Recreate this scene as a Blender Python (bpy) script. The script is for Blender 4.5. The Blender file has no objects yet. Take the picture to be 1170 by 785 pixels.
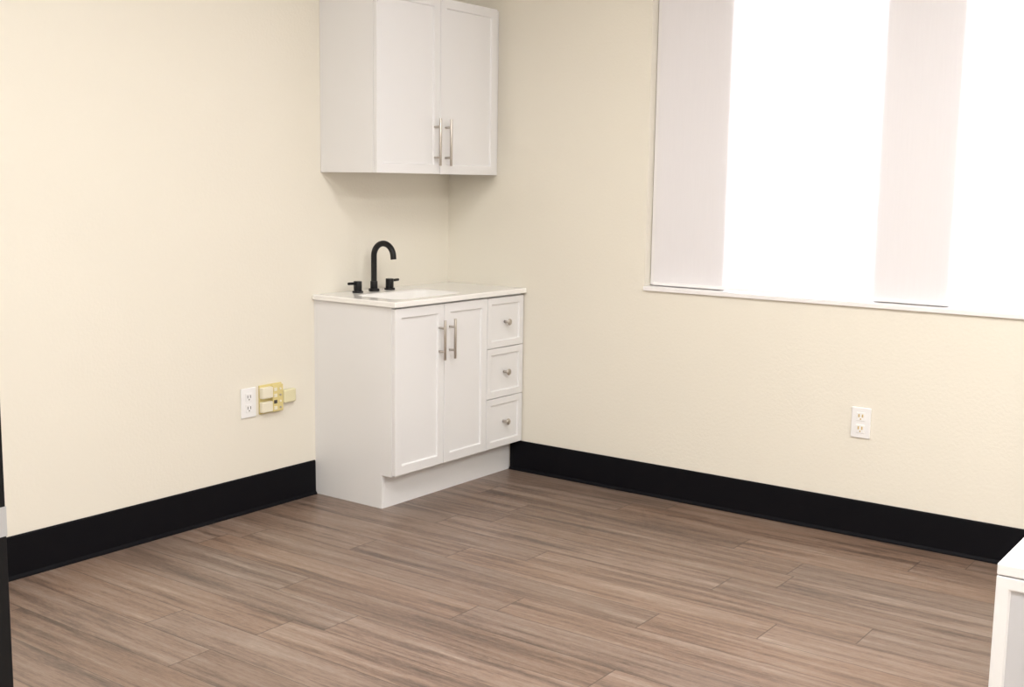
import bpy, bmesh, math
from mathutils import Vector, Matrix

scene=bpy.context.scene
scene.view_settings.view_transform='Standard'
scene.view_settings.look='None'
scene.view_settings.exposure=0.0

# ---------------------------------------------------------------- materials
def mat(name,col,rough=.5,metal=0,bump=None,spec=.5,coat=0,var=0.0):
    m=bpy.data.materials.new(name);m.use_nodes=True
    nt=m.node_tree;b=nt.nodes['Principled BSDF']
    b.inputs['Base Color'].default_value=(*col,1)
    b.inputs['Roughness'].default_value=rough
    b.inputs['Metallic'].default_value=metal
    b.inputs['Specular IOR Level'].default_value=spec
    b.inputs['Coat Weight'].default_value=coat
    tc=nt.nodes.new('ShaderNodeTexCoord')
    if var:
        n=nt.nodes.new('ShaderNodeTexNoise');n.inputs['Scale'].default_value=1.3;n.inputs['Detail'].default_value=3
        nt.links.new(tc.outputs['Object'],n.inputs['Vector'])
        r=nt.nodes.new('ShaderNodeMapRange');r.inputs['To Min'].default_value=1-var;r.inputs['To Max'].default_value=1+var
        nt.links.new(n.outputs['Fac'],r.inputs['Value'])
        h=nt.nodes.new('ShaderNodeHueSaturation');h.inputs['Color'].default_value=(*col,1)
        nt.links.new(r.outputs['Result'],h.inputs['Value']);nt.links.new(h.outputs['Color'],b.inputs['Base Color'])
    if bump:
        sc,st,dist=bump
        n=nt.nodes.new('ShaderNodeTexNoise');n.inputs['Scale'].default_value=sc;n.inputs['Detail'].default_value=4
        nt.links.new(tc.outputs['Object'],n.inputs['Vector'])
        bp=nt.nodes.new('ShaderNodeBump');bp.inputs['Strength'].default_value=st;bp.inputs['Distance'].default_value=dist
        nt.links.new(n.outputs['Fac'],bp.inputs['Height']);nt.links.new(bp.outputs['Normal'],b.inputs['Normal'])
    return m

M_wall=mat('cream_wall_paint',(.820,.782,.696),.75,bump=(85,.18,.004),spec=.25,var=.012)
M_ceil=mat('ceiling_paint',(.88,.87,.84),.9,bump=(60,.3,.003))
M_base=mat('black_vinyl_base',(.004,.004,.006),.55,bump=(20,.1,.002),spec=.12)
M_white=mat('white_lacquer',(.82,.82,.835),.38,bump=(30,.02,.001))
M_gap_shade=mat('painted_gap_shade',(.05,.05,.05),.9)  # near-black colour standing in for shade in the door gaps
M_ceramic=mat('white_ceramic',(.91,.90,.885),.16,coat=.2)
M_nickel=mat('brushed_nickel',(.52,.48,.44),.32,1,bump=(200,.1,.001))
M_black=mat('matte_black_metal',(.006,.006,.007),.38,.3)
M_plate=mat('white_plastic',(.88,.88,.89),.3,var=.01)
M_slot=mat('slot_dark',(.06,.05,.05),.6)
M_amber=mat('amber_jack',(.60,.46,.22),.4)
M_cream=mat('cream_plastic',(.84,.79,.64),.4,var=.02)
M_clip=mat('pale_yellow_plastic',(.77,.72,.48),.4,var=.02)
M_yellow=mat('yellow_plastic',(.72,.61,.27),.4,var=.03)
M_sill=mat('sill_white',(.88,.86,.87),.4,var=.01)
M_frame=mat('window_frame_grey',(.84,.82,.83),.6,var=.02)
M_door=mat('black_door_paint',(.006,.006,.007),.45,bump=(40,.05,.001),spec=.2)
M_shelf=mat('cabinet_panel_grey',(.56,.56,.59),.45,var=.01)
M_latch=mat('satin_steel',(.55,.57,.60),.4,.6,bump=(150,.05,.001))
M_glass=bpy.data.materials.new('window_glass');M_glass.use_nodes=True
nt=M_glass.node_tree;nt.nodes.clear()
o=nt.nodes.new('ShaderNodeOutputMaterial');t=nt.nodes.new('ShaderNodeBsdfTransparent');g=nt.nodes.new('ShaderNodeBsdfGlossy');x=nt.nodes.new('ShaderNodeMixShader')
g.inputs['Roughness'].default_value=.02;x.inputs[0].default_value=.06
nt.links.new(t.outputs[0],x.inputs[1]);nt.links.new(g.outputs[0],x.inputs[2]);nt.links.new(x.outputs[0],o.inputs[0])

# roller-shade fabric : open weave (partly see-through), translucent
M_shade=bpy.data.materials.new('shade_fabric');M_shade.use_nodes=True
nt=M_shade.node_tree;nt.nodes.clear()
N=nt.nodes.new;L=nt.links.new
o=N('ShaderNodeOutputMaterial');tr=N('ShaderNodeBsdfTransparent');tl=N('ShaderNodeBsdfTranslucent');df=N('ShaderNodeBsdfDiffuse')
m1=N('ShaderNodeMixShader');m2=N('ShaderNodeMixShader')
tc=N('ShaderNodeTexCoord');wv=N('ShaderNodeTexNoise');mp=N('ShaderNodeMapping')
mp.inputs['Scale'].default_value=(1,60,2.5);wv.inputs['Scale'].default_value=3;wv.inputs['Detail'].default_value=3
L(tc.outputs['Object'],mp.inputs['Vector']);L(mp.outputs[0],wv.inputs['Vector'])
cr=N('ShaderNodeValToRGB');cr.color_ramp.elements[0].color=(.925,.905,.935,1);cr.color_ramp.elements[1].color=(.965,.945,.975,1)
L(wv.outputs['Fac'],cr.inputs[0]);L(cr.outputs[0],tl.inputs[0]);L(cr.outputs[0],df.inputs[0])
m1.inputs[0].default_value=.10
L(df.outputs[0],m1.inputs[1]);L(tl.outputs[0],m1.inputs[2])
m2.inputs[0].default_value=.13
L(m1.outputs[0],m2.inputs[1]);L(tr.outputs[0],m2.inputs[2]);L(m2.outputs[0],o.inputs[0])

def emis(name,col,s):
    m=bpy.data.materials.new(name);m.use_nodes=True;b=m.node_tree.nodes['Principled BSDF']
    b.inputs['Base Color'].default_value=(*col,1);b.inputs['Emission Color'].default_value=(*col,1);b.inputs['Emission Strength'].default_value=s
    return m
M_diff=emis('lamp_diffuser',(1,.97,.92),1.0)

# floor planks (run along Y)
M_floor=bpy.data.materials.new('vinyl_plank_floor');M_floor.use_nodes=True
nt=M_floor.node_tree;N=nt.nodes.new;L=nt.links.new;b=nt.nodes['Principled BSDF']
def math_(op,a,b_=None,c=None):
    n=N('ShaderNodeMath');n.operation=op
    for i,v in enumerate((a,b_,c)):
        if v is None: continue
        if isinstance(v,(int,float)): n.inputs[i].default_value=v
        else: L(v,n.inputs[i])
    return n.outputs[0]
tc=N('ShaderNodeTexCoord');sep=N('ShaderNodeSeparateXYZ');L(tc.outputs['Object'],sep.inputs[0])
PW,PL=.152,1.22
row=math_('FLOOR',math_('DIVIDE',sep.outputs[0],PW))
fx=math_('FRACT',math_('DIVIDE',sep.outputs[0],PW))
off=math_('FRACT',math_('MULTIPLY',math_('SINE',math_('MULTIPLY',row,12.9898)),43758.5))
yy=math_('ADD',math_('DIVIDE',sep.outputs[1],PL),off)
col=math_('FLOOR',yy);fy=math_('FRACT',yy)
cid=N('ShaderNodeCombineXYZ');L(row,cid.inputs[0]);L(col,cid.inputs[1])
wn=N('ShaderNodeTexWhiteNoise');wn.noise_dimensions='3D';L(cid.outputs[0],wn.inputs['Vector'])
def grain(ystretch,scale,detail,rough,dist,seed):
    gc=N('ShaderNodeCombineXYZ')
    L(math_('ADD',sep.outputs[0],math_('MULTIPLY',wn.outputs['Value'],37.0+seed)),gc.inputs[0])
    L(math_('MULTIPLY',sep.outputs[1],ystretch),gc.inputs[1]);L(math_('MULTIPLY',wn.outputs['Value'],11.0+seed),gc.inputs[2])
    n=N('ShaderNodeTexNoise');n.inputs['Scale'].default_value=scale;n.inputs['Detail'].default_value=detail;n.inputs['Roughness'].default_value=rough;n.inputs['Distortion'].default_value=dist
    L(gc.outputs[0],n.inputs['Vector']);return n.outputs['Fac']
broad=grain(.05,24,2,.5,.2,0)         # wide heartwood bands
streak=grain(.06,80,4,.6,.4,3)        # streaks
fine=grain(.12,300,3,.65,0,5)         # short pores / ticks
v=math_('ADD',math_('MULTIPLY',broad,.58),math_('MULTIPLY',streak,.42))
v=math_('ADD',v,math_('MULTIPLY',math_('SUBTRACT',fine,.5),.30))
r1=N('ShaderNodeValToRGB')
els=r1.color_ramp.elements
els[0].position=.32;els[0].color=(.092,.064,.050,1)
els[1].position=.70;els[1].color=(.315,.240,.190,1)
e=els.new(.43);e.color=(.158,.106,.080,1)
e=els.new(.51);e.color=(.218,.146,.108,1)
e=els.new(.60);e.color=(.240,.178,.142,1)
L(v,r1.inputs[0])
hs=N('ShaderNodeHueSaturation');L(r1.outputs[0],hs.inputs['Color'])
mr=N('ShaderNodeMapRange');mr.inputs['To Min'].default_value=.93;mr.inputs['To Max'].default_value=1.14
L(wn.outputs['Value'],mr.inputs['Value']);L(mr.outputs[0],hs.inputs['Value'])
mr2=N('ShaderNodeMapRange');mr2.inputs['To Min'].default_value=.88;mr2.inputs['To Max'].default_value=1.10
L(wn.outputs['Color'],mr2.inputs['Value']);L(mr2.outputs[0],hs.inputs['Saturation'])
gx=math_('MINIMUM',fx,math_('SUBTRACT',1,fx));gy=math_('MINIMUM',fy,math_('SUBTRACT',1,fy))
seam=math_('MAXIMUM',math_('LESS_THAN',gx,.010),math_('LESS_THAN',gy,.0016))
mx=N('ShaderNodeMix');mx.data_type='RGBA';L(math_('MULTIPLY',seam,.65),mx.inputs[0]);L(hs.outputs[0],mx.inputs[6]);mx.inputs[7].default_value=(.05,.035,.028,1)
L(mx.outputs[2],b.inputs['Base Color'])
b.inputs['Roughness'].default_value=.36;b.inputs['Specular IOR Level'].default_value=.45
bp=N('ShaderNodeBump');bp.inputs['Strength'].default_value=.2;bp.inputs['Distance'].default_value=.002
L(math_('SUBTRACT',fine,seam),bp.inputs['Height']);L(bp.outputs[0],b.inputs['Normal'])

# ---------------------------------------------------------------- helpers
def mkobj(name,bm,m,parent=None,bevel=0,smooth=False,seg=2):
    me=bpy.data.meshes.new(name);bmesh.ops.recalc_face_normals(bm,faces=bm.faces);bm.to_mesh(me);bm.free()
    ob=bpy.data.objects.new(name,me);scene.collection.objects.link(ob)
    me.materials.append(m)
    if parent: ob.parent=parent
    if bevel:
        md=ob.modifiers.new('bevel','BEVEL');md.width=bevel;md.segments=seg;md.limit_method='ANGLE'
    if smooth:
        for p in me.polygons:p.use_smooth=True
    return ob
def box(name,lo,hi,m,parent=None,bevel=0):
    bm=bmesh.new();bmesh.ops.create_cube(bm,size=1)
    for v in bm.verts:
        v.co=Vector([(lo[i]+hi[i])/2+v.co[i]*(hi[i]-lo[i]) for i in range(3)])
    return mkobj(name,bm,m,parent,bevel)
def cyl(name,p0,p1,r,m,parent=None,r2=None,seg=24,bevel=0):
    p0=Vector(p0);p1=Vector(p1);d=p1-p0
    bm=bmesh.new();bmesh.ops.create_cone(bm,cap_ends=True,segments=seg,radius1=r,radius2=r if r2 is None else r2,depth=d.length)
    bmesh.ops.transform(bm,matrix=Matrix.Translation((p0+p1)/2)@d.to_track_quat('Z','Y').to_matrix().to_4x4(),verts=bm.verts)
    ob=mkobj(name,bm,m,parent,bevel)
    for p in ob.data.polygons:p.use_smooth=len(p.vertices)==4
    return ob
def prism(name,pts,axis,a,b_,m,parent=None,bevel=0):
    bm=bmesh.new()
    def mk(p,t):
        c=list(p);c.insert(axis,t);return bm.verts.new(c)
    A=[mk(p,a) for p in pts];B=[mk(p,b_) for p in pts]
    bm.faces.new(A);bm.faces.new(B[::-1]);n=len(pts)
    for i in range(n): bm.faces.new((A[i],A[(i+1)%n],B[(i+1)%n],B[i]))
    return mkobj(name,bm,m,parent,bevel)
def empty(name,loc=(0,0,0)):
    e=bpy.data.objects.new(name,None);scene.collection.objects.link(e);e.empty_display_size=.1;return e
def shaker(name,lo,hi,axis,m,parent,rail=.055,depth=.008,bevel=.0015,panel=None):
    """panel door facing -axis with recessed centre"""
    bm=bmesh.new();bmesh.ops.create_cube(bm,size=1)
    for v in bm.verts: v.co=Vector([(lo[i]+hi[i])/2+v.co[i]*(hi[i]-lo[i]) for i in range(3)])
    bm.normal_update()
    f=[f for f in bm.faces if f.normal[axis]<-.9][0]
    bmesh.ops.inset_region(bm,faces=[f],thickness=rail)
    bmesh.ops.inset_region(bm,faces=[f],thickness=.004)
    for v in f.verts: v.co[axis]+=depth
    if panel: f.material_index=1
    ob=mkobj(name,bm,m,parent,bevel)
    if panel: ob.data.materials.append(panel)
    return ob
def tube(name,pts,r,m,parent,res=8):
    cu=bpy.data.curves.new(name,'CURVE');cu.dimensions='3D';cu.bevel_depth=r;cu.bevel_resolution=res;cu.use_fill_caps=True
    s=cu.splines.new('POLY');s.points.add(len(pts)-1)
    for i,p in enumerate(pts): s.points[i].co=(*p,1)
    ob=bpy.data.objects.new(name,cu);scene.collection.objects.link(ob);cu.materials.append(m);ob.parent=parent
    return ob

# ---------------------------------------------------------------- room
XW=-4.6;YS=-6.0;CH=2.75;T=.15
floor=box('floor',(XW-T,YS-T,-.1),(T,T,0),M_floor)
box('ceiling',(XW-T,YS-T,CH),(T,T,CH+.1),M_ceil)
box('wall_north',(XW-T,0,0),(T,T,CH),M_wall)
box('wall_south',(XW-T,YS-T,0),(T,YS,CH),M_wall)
WY0,WY1,WZ0,WZ1=-1.096,-3.75,.905,2.45
def wallpieces(name,pieces,m):
    bm=bmesh.new()
    for lo,hi in pieces:
        r=bmesh.ops.create_cube(bm,size=1)
        for v in r['verts']: v.co=Vector([(lo[i]+hi[i])/2+v.co[i]*(hi[i]-lo[i]) for i in range(3)])
    return mkobj(name,bm,m)
wallpieces('wall_east',[((0,WY0,0),(T,0,CH)),((0,YS,0),(T,WY1,CH)),((0,WY1,0),(T,WY0,WZ0)),((0,WY1,WZ1),(T,WY0,CH))],M_wall)
DY0,DY1,DH=-2.30,-3.16,2.05
wallpieces('wall_west',[((XW-T,DY0,0),(XW,0,CH)),((XW-T,YS,0),(XW,DY1,CH)),((XW-T,DY1,DH),(XW,DY0,CH))],M_wall)
box('wall_hall',(XW-1.3,YS,-.1),(XW-1.2,0,CH),M_wall)

BH=.15
def baseprof(h):
    return [(0,0),(.017,0),(.016,.006),(.009,.014),(.008,h-.004),(.005,h),(0,h)]
prism('baseboard_north',[(-d,z) for d,z in baseprof(BH)],0,XW,-.903,M_base)
prism('baseboard_east',[(-d,z) for d,z in baseprof(BH-.006)],1,YS,-.397,M_base)
prism('baseboard_south',[(YS+d,z) for d,z in baseprof(BH)],0,XW,0,M_base)

# ---------------------------------------------------------------- window_1
win=empty('window_1')
for n,(a,c) in {'post_left':(-1.100,-1.450),'post_mid':(-2.072,-2.362),'post_right':(-3.02,-3.35)}.items():
    box(n,(.044,c,WZ0+.02),(.12,a,WZ1),M_frame,win,.002)
box('frame_bottom',(.06,WY1,WZ0+.001),(.12,WY0,WZ0+.03),M_frame,win)
box('frame_top',(.06,WY1,WZ1-.03),(.12,WY0,WZ1),M_frame,win)
box('frame_end',(.06,WY1,WZ0),(.12,WY1+.05,WZ1),M_frame,win)
box('glass',(.098,WY1,WZ0+.02),(.102,WY0,WZ1),M_glass,win)
sill=box('trim_1',(-.012,WY1-.01,WZ0-.004),(.058,WY0+.0,WZ0+.014),M_sill,None,.002)
sh=empty('roller_shade')
box('fabric',(.0385,WY1+.03,WZ0+.030),(.0395,-1.118,WZ1-.05),M_shade,sh)
box('hem_bar',(.034,WY1+.03,WZ0+.018),(.0435,-1.118,WZ0+.032),M_sill,sh,.003)
cyl('roller',(.0215,WY1+.03,WZ1-.035),(.0215,-1.115,WZ1-.035),.02,M_sill,sh)

# ---------------------------------------------------------------- vanity
W=.896;D=.462;H=.87;XR=-.006
van=empty('sink_vanity')
zt=.146;Df=D-.019
side=[(0,0),(-.390,0),(-.390,zt-.004),(-Df,zt-.004),(-Df,H-.022),(0,H-.022)]
prism('side_left',side,0,-W,-W+.016,M_white,van,.001)
prism('side_right',side,0,XR-.016,XR,M_white,van,.001)
box('toe_board',(-W+.016,-.390,0),(XR-.016,-.374,zt),M_white,van)
box('bottom_panel',(-W+.016,-Df,zt-.004),(XR-.016,0,zt+.014),M_white,van)
box('back_panel',(-W+.016,-.012,zt),(XR-.016,-.001,H-.022),M_white,van)
box('gap_shade_sheet',(-W+.016,-Df+.001,zt),(XR-.016,-Df+.012,H-.16),M_gap_shade,van)  # added dark sheet behind the fronts, paints shade into their gaps
box('top_rail',(-W+.016,-Df,H-.16),(XR-.016,-Df+.012,H-.022),M_white,van)
g=.003
xs=[-W+.002,-.583,-.282,XR-.002]
z0,z1=zt+.002,H-.030
shaker('cabinet_door_1',(xs[0],-D,z0),(xs[1]-g/2,-Df-.001,z1),1,M_white,van)
shaker('cabinet_door_2',(xs[1]+g/2,-D,z0),(xs[2]-g/2,-Df-.001,z1),1,M_white,van)
dz=(z1-z0)/3
for i in range(3):
    a=z0+i*dz+(g/2 if i else 0);c=z0+(i+1)*dz-g/2
    shaker('drawer_front_%d'%(i+1),(xs[2]+g/2,-D,a),(xs[3],-Df-.001,c),1,M_white,van,rail=.042)
    kx=(xs[2]+xs[3])/2;kz=(a+c)/2
    cyl('knob_stem_%d'%(i+1),(kx,-D+.01,kz),(kx,-D-.018,kz),.006,M_nickel,van)
    bm=bmesh.new();bmesh.ops.create_uvsphere(bm,u_segments=24,v_segments=14,radius=.015)
    for v in bm.verts: v.co=Vector((kx+v.co.x,-D-.022+v.co.y*.55,kz+v.co.z))
    mkobj('knob_head_%d'%(i+1),bm,M_nickel,van,smooth=True)
def pull(parent,x,yf,za,zb,i):
    yb=yf-.032
    cyl('pull_bar_%d'%i,(x,yb,za),(x,yb,zb),.006,M_nickel,parent,bevel=.001)
    for j,z in enumerate((za+.035,zb-.035)):
        cyl('pull_post_%d_%d'%(i,j),(x,yf+.006,z),(x,yb,z),.005,M_nickel,parent)
pull(van,xs[1]-.034,-D,.605,.775,1)
pull(van,xs[1]+.034,-D,.605,.775,2)
def rrect(cx,cy,w,d,r,z,n=8):
    pts=[]
    for k,(sx,sy) in enumerate([(1,1),(-1,1),(-1,-1),(1,-1)]):
        for i in range(n+1):
            a=math.pi/2*(k+i/n)
            pts.append((cx+sx*(w/2-r)+r*math.cos(a),cy+sy*(d/2-r)+r*math.sin(a),z))
    return pts
x0,x1,y0,y1=-W-.013,-.001,-D-.013,-.001
cx,cy=(x0+x1)/2,(y0+y1)/2;w,d=x1-x0,y1-y0
bx,by=-.595,-.280
rings=[rrect(cx,cy,w-.02,d-.02,.004,H-.022),rrect(cx,cy,w,d,.006,H-.021),rrect(cx,cy,w,d,.006,H-.004),rrect(cx,cy,w-.006,d-.006,.005,H),
 rrect(bx,by,.450,.270,.05,H),rrect(bx,by,.440,.260,.05,H-.001),rrect(bx,by,.425,.245,.05,H-.006),rrect(bx,by,.385,.205,.06,H-.05),rrect(bx,by,.32,.15,.06,H-.075),rrect(bx,by,.08,.06,.02,H-.085)]
bm=bmesh.new();R=[[bm.verts.new(p) for p in r] for r in rings]
n=len(R[0])
for a,c in zip(R,R[1:]):
    for i in range(n): bm.faces.new((a[i],a[(i+1)%n],c[(i+1)%n],c[i]))
bm.faces.new(R[-1])
mkobj('ceramic_top',bm,M_ceramic,van)
cyl('drain',(bx,by,H-.087),(bx,by,H-.082),.022,M_nickel,van)

# ---------------------------------------------------------------- faucet
fa=empty('faucet')
fxx,fy0=-.612,-.082
cyl('spout_base',(fxx,fy0,H),(fxx,fy0,H+.012),.024,M_black,fa,bevel=.002)
cyl('spout_collar',(fxx,fy0,H+.012),(fxx,fy0,H+.045),.016,M_black,fa,bevel=.002)
pts=[(fxx,fy0,H+.01),(fxx,fy0,H+.08),(fxx,fy0,H+.155)]
rr=.057
for i in range(1,25):
    a=math.pi-math.radians(178)*i/24
    pts.append((fxx,fy0-rr-rr*math.cos(a),H+.155+rr*math.sin(a)))
l=Vector(pts[-1])-Vector(pts[-2]);pts.append(tuple(Vector(pts[-1])+l.normalized()*.012))
tube('spout',pts,.013,M_black,fa)
for i,s in enumerate((-1,1)):
    hx=fxx+s*.102
    cyl('handle_base_%d'%i,(hx,fy0,H),(hx,fy0,H+.008),.024,M_black,fa,bevel=.002)
    cyl('handle_body_%d'%i,(hx,fy0,H+.008),(hx,fy0,H+.050),.018,M_black,fa,bevel=.002)
    cyl('handle_lever_%d'%i,(hx,fy0,H+.040),(hx+s*.058,fy0,H+.042),.006,M_black,fa,bevel=.001)

# ---------------------------------------------------------------- wall cabinet
uc=empty('wall_cabinet')
UX0,UX1,UZ0,UZ1,UD=-.851,-.050,1.385,2.127,.322
box('side_left',(UX0,-UD+.02,UZ0),(UX0+.016,-.001,UZ1),M_white,uc,.001)
box('side_right',(UX1-.016,-UD+.02,UZ0),(UX1,-.001,UZ1),M_white,uc,.001)
box('bottom',(UX0+.016,-UD+.02,UZ0+.006),(UX1-.016,-.001,UZ0+.022),M_white,uc)
box('top',(UX0+.016,-UD+.02,UZ1-.016),(UX1-.016,-.001,UZ1),M_white,uc)
box('back',(UX0+.016,-.012,UZ0+.022),(UX1-.016,-.001,UZ1-.016),M_white,uc)
box('filler_strip',(UX1,-UD+.03,UZ0),(-.001,-UD+.046,UZ1),M_white,uc)
xm=(UX0+UX1)/2
shaker('cabinet_door_1',(UX0+.001,-UD,UZ0),(xm-g/2,-UD+.019,UZ1),1,M_white,uc)
shaker('cabinet_door_2',(xm+g/2,-UD,UZ0),(UX1-.001,-UD+.019,UZ1),1,M_white,uc)
pull(uc,xm-.036,-UD,1.42,1.620,1);pull(uc,xm+.036,-UD,1.42,1.620,2)

# ---------------------------------------------------------------- outlets
oa=empty('wall_outlet')
box('plate',(-1.308,-.007,.394),(-1.230,0,.516),M_plate,oa,.003)
for j,z in enumerate((.432,.478)):
    box('socket_%d'%j,(-1.286,-.009,z-.017),(-1.252,-.006,z+.017),M_plate,oa,.003)
    for k,dx in enumerate((-.007,.007)):
        box('slot_%d_%d'%(j,k),(-1.269+dx-.0015,-.0095,z-.003),(-1.269+dx+.0015,-.0088,z+.009),M_slot,oa)
    cyl('ground_%d'%j,(-1.269,-.0095,z-.009),(-1.269,-.0085,z-.009),.0028,M_slot,oa)
ob_=empty('wall_outlet.001')
yc,zc=-2.075,.452
box('plate',(-.007,yc-.038,zc-.06),(0,yc+.038,zc+.06),M_plate,ob_,.003)
for j,z in enumerate((zc-.024,zc+.024)):
    box('socket_%d'%j,(-.009,yc-.017,z-.017),(-.006,yc+.017,z+.017),M_plate,ob_,.003)
    for k,dy in enumerate((-.007,.007)):
        box('slot_%d_%d'%(j,k),(-.0097,yc+dy-.003,z-.002),(-.0088,yc+dy+.003,z+.010),M_amber,ob_)
    cyl('ground_%d'%j,(-.0097,yc,z-.009),(-.0085,yc,z-.009),.003,M_amber,ob_)
jb=empty('junction_box')
box('back_plate',(-1.213,-.008,.398),(-1.092,0,.518),M_yellow,jb,.002)
box('cover_upper',(-1.215,-.030,.464),(-1.158,-.008,.510),M_cream,jb,.004)
box('cover_lower',(-1.215,-.028,.406),(-1.158,-.008,.450),M_cream,jb,.004)
box('terminal_strip',(-1.155,-.024,.402),(-1.098,-.008,.514),M_yellow,jb,.003)
for j in range(4):
    z=.418+j*.026
    box('terminal_%d'%j,(-1.150,-.027,z-.007),(-1.134,-.023,z+.007),M_slot if j==1 else M_cream,jb,.001)
    cyl('screw_%d'%j,(-1.115,-.023,z),(-1.115,-.027,z),.0045,M_cream if j%2 else M_nickel,jb)
box('side_clip',(-1.092,-.022,.430),(-1.024,0,.485),M_clip,jb,.005)

# ---------------------------------------------------------------- storage cabinet (right)
sc_=empty('storage_cabinet')
sx0,sx1,sy1,sy0,sh_=-2.31,-1.53,-3.122,-3.90,.72
box('carcass',(sx0+.02,sy0,.04),(sx1,sy1,sh_-.02),M_white,sc_,.002)
box('top_board',(sx0,sy0,sh_-.02),(sx1,sy1,sh_),M_white,sc_,.002)
box('plinth',(sx0+.04,sy0+.02,0),(sx1-.02,sy1-.02,.04),M_white,sc_)
ym=(sy0+sy1)/2
shaker('door_left',(sx0,ym+.0015,.042),(sx0+.019,sy1,sh_-.022),0,M_white,sc_,rail=.030,depth=.006,panel=M_shelf)
shaker('door_right',(sx0,sy0,.042),(sx0+.019,ym-.0015,sh_-.022),0,M_white,sc_,rail=.030,depth=.006,panel=M_shelf)
for i,y in enumerate((ym-.05,ym+.05)):
    cyl('knob_%d'%i,(sx0+.010,y,.42),(sx0-.022,y,.42),.010,M_nickel,sc_,bevel=.002)

# ---------------------------------------------------------------- door at left
dr=empty('door_1')
dx0,dx1,dy=XW+.06,-3.657,-2.35
box('slab',(dx0,dy,.008),(dx1,dy+.044,2.03),M_door,dr,.001)
box('latch_plate',(dx1-.010,dy-.0005,.945),(dx1+.0006,dy+.034,.980),M_latch,dr)
cyl('rose',(dx1-.085,dy,.95),(dx1-.085,dy-.012,.95),.028,M_nickel,dr,bevel=.002)
cyl('lever_neck',(dx1-.085,dy-.012,.95),(dx1-.085,dy-.05,.95),.009,M_nickel,dr)
cyl('lever',(dx1-.080,dy-.05,.95),(dx1-.19,dy-.05,.95),.009,M_nickel,dr,bevel=.002)
box('jamb_hinge',(XW-T,DY0-.02,0),(XW,DY0,DH),M_door,dr)
box('jamb_latch',(XW-T,DY1,0),(XW,DY1+.02,DH),M_door,dr)
box('jamb_head',(XW-T,DY1,DH-.02),(XW,DY0,DH),M_door,dr)
for i,z in enumerate((.25,1.0,1.8)):
    cyl('hinge_%d'%i,(XW+.02,dy+.03,z),(XW+.02,dy+.03,z+.09),.007,M_nickel,dr)
    box('hinge_leaf_%d'%i,(XW-.001,dy+.028,z),(dx0+.02,dy+.032,z+.09),M_nickel,dr)

# ---------------------------------------------------------------- lights
def area(name,loc,rot,sx,sy,power,col,parent=None):
    l=bpy.data.lights.new(name,'AREA');l.shape='RECTANGLE';l.size=sx;l.size_y=sy;l.energy=power;l.color=col
    ob=bpy.data.objects.new(name,l);scene.collection.objects.link(ob);ob.location=loc;ob.rotation_euler=rot
    if parent: ob.parent=parent
    return ob
for i,(lx,ly) in enumerate([(-2.0,-2.2),(-3.6,-2.0),(-2.0,-4.4),(-3.6,-4.4)]):
    e=empty('ceiling_light' if i==0 else 'ceiling_light.%03d'%i)
    for k,(a,c,d1,d2) in enumerate([(-.32,-.30,-.62,.62),(.30,.32,-.62,.62),(-.30,.30,-.62,-.60),(-.30,.30,.60,.62)]):
        box('trim_%d'%k,(lx+a,ly+d1,CH-.02),(lx+c,ly+d2,CH),M_plate,e)
    box('diffuser',(lx-.3,ly-.6,CH-.008),(lx+.3,ly+.6,CH),M_diff,e)
    area('panel_lamp',(lx,ly,CH-.012),(0,0,0),.58,1.18,(33,41,56,55)[i],(1,.985,.962),e)
area('daylight',(1.3,-2.4,1.9),(0,math.radians(90),0),3.2,5.0,620,(.95,.98,1.0))
w=bpy.data.worlds.new('sky');scene.world=w;w.use_nodes=True
nt=w.node_tree;bg=nt.nodes['Background'];bg.inputs[0].default_value=(.9,.95,1,1);bg.inputs[1].default_value=3.0

# ---------------------------------------------------------------- camera
y,t,r=.6313,-.1391,-.0148
F=Vector((math.cos(y)*math.cos(t),math.sin(y)*math.cos(t),math.sin(t)))
Rv=Vector((math.sin(y),-math.cos(y),0));U=Rv.cross(F)
R2=Rv*math.cos(r)-U*math.sin(r);U2=Rv*math.sin(r)+U*math.cos(r)
cam=bpy.data.cameras.new('camera');co=bpy.data.objects.new('camera',cam);scene.collection.objects.link(co)
cam.sensor_width=36;cam.lens=1321.7192/1170*36;cam.clip_start=.05
mw=Matrix((R2,U2,-F)).transposed().to_4x4();mw.translation=Vector((-4.3546,-3.5764,1.3575))
co.matrix_world=mw
scene.camera=co
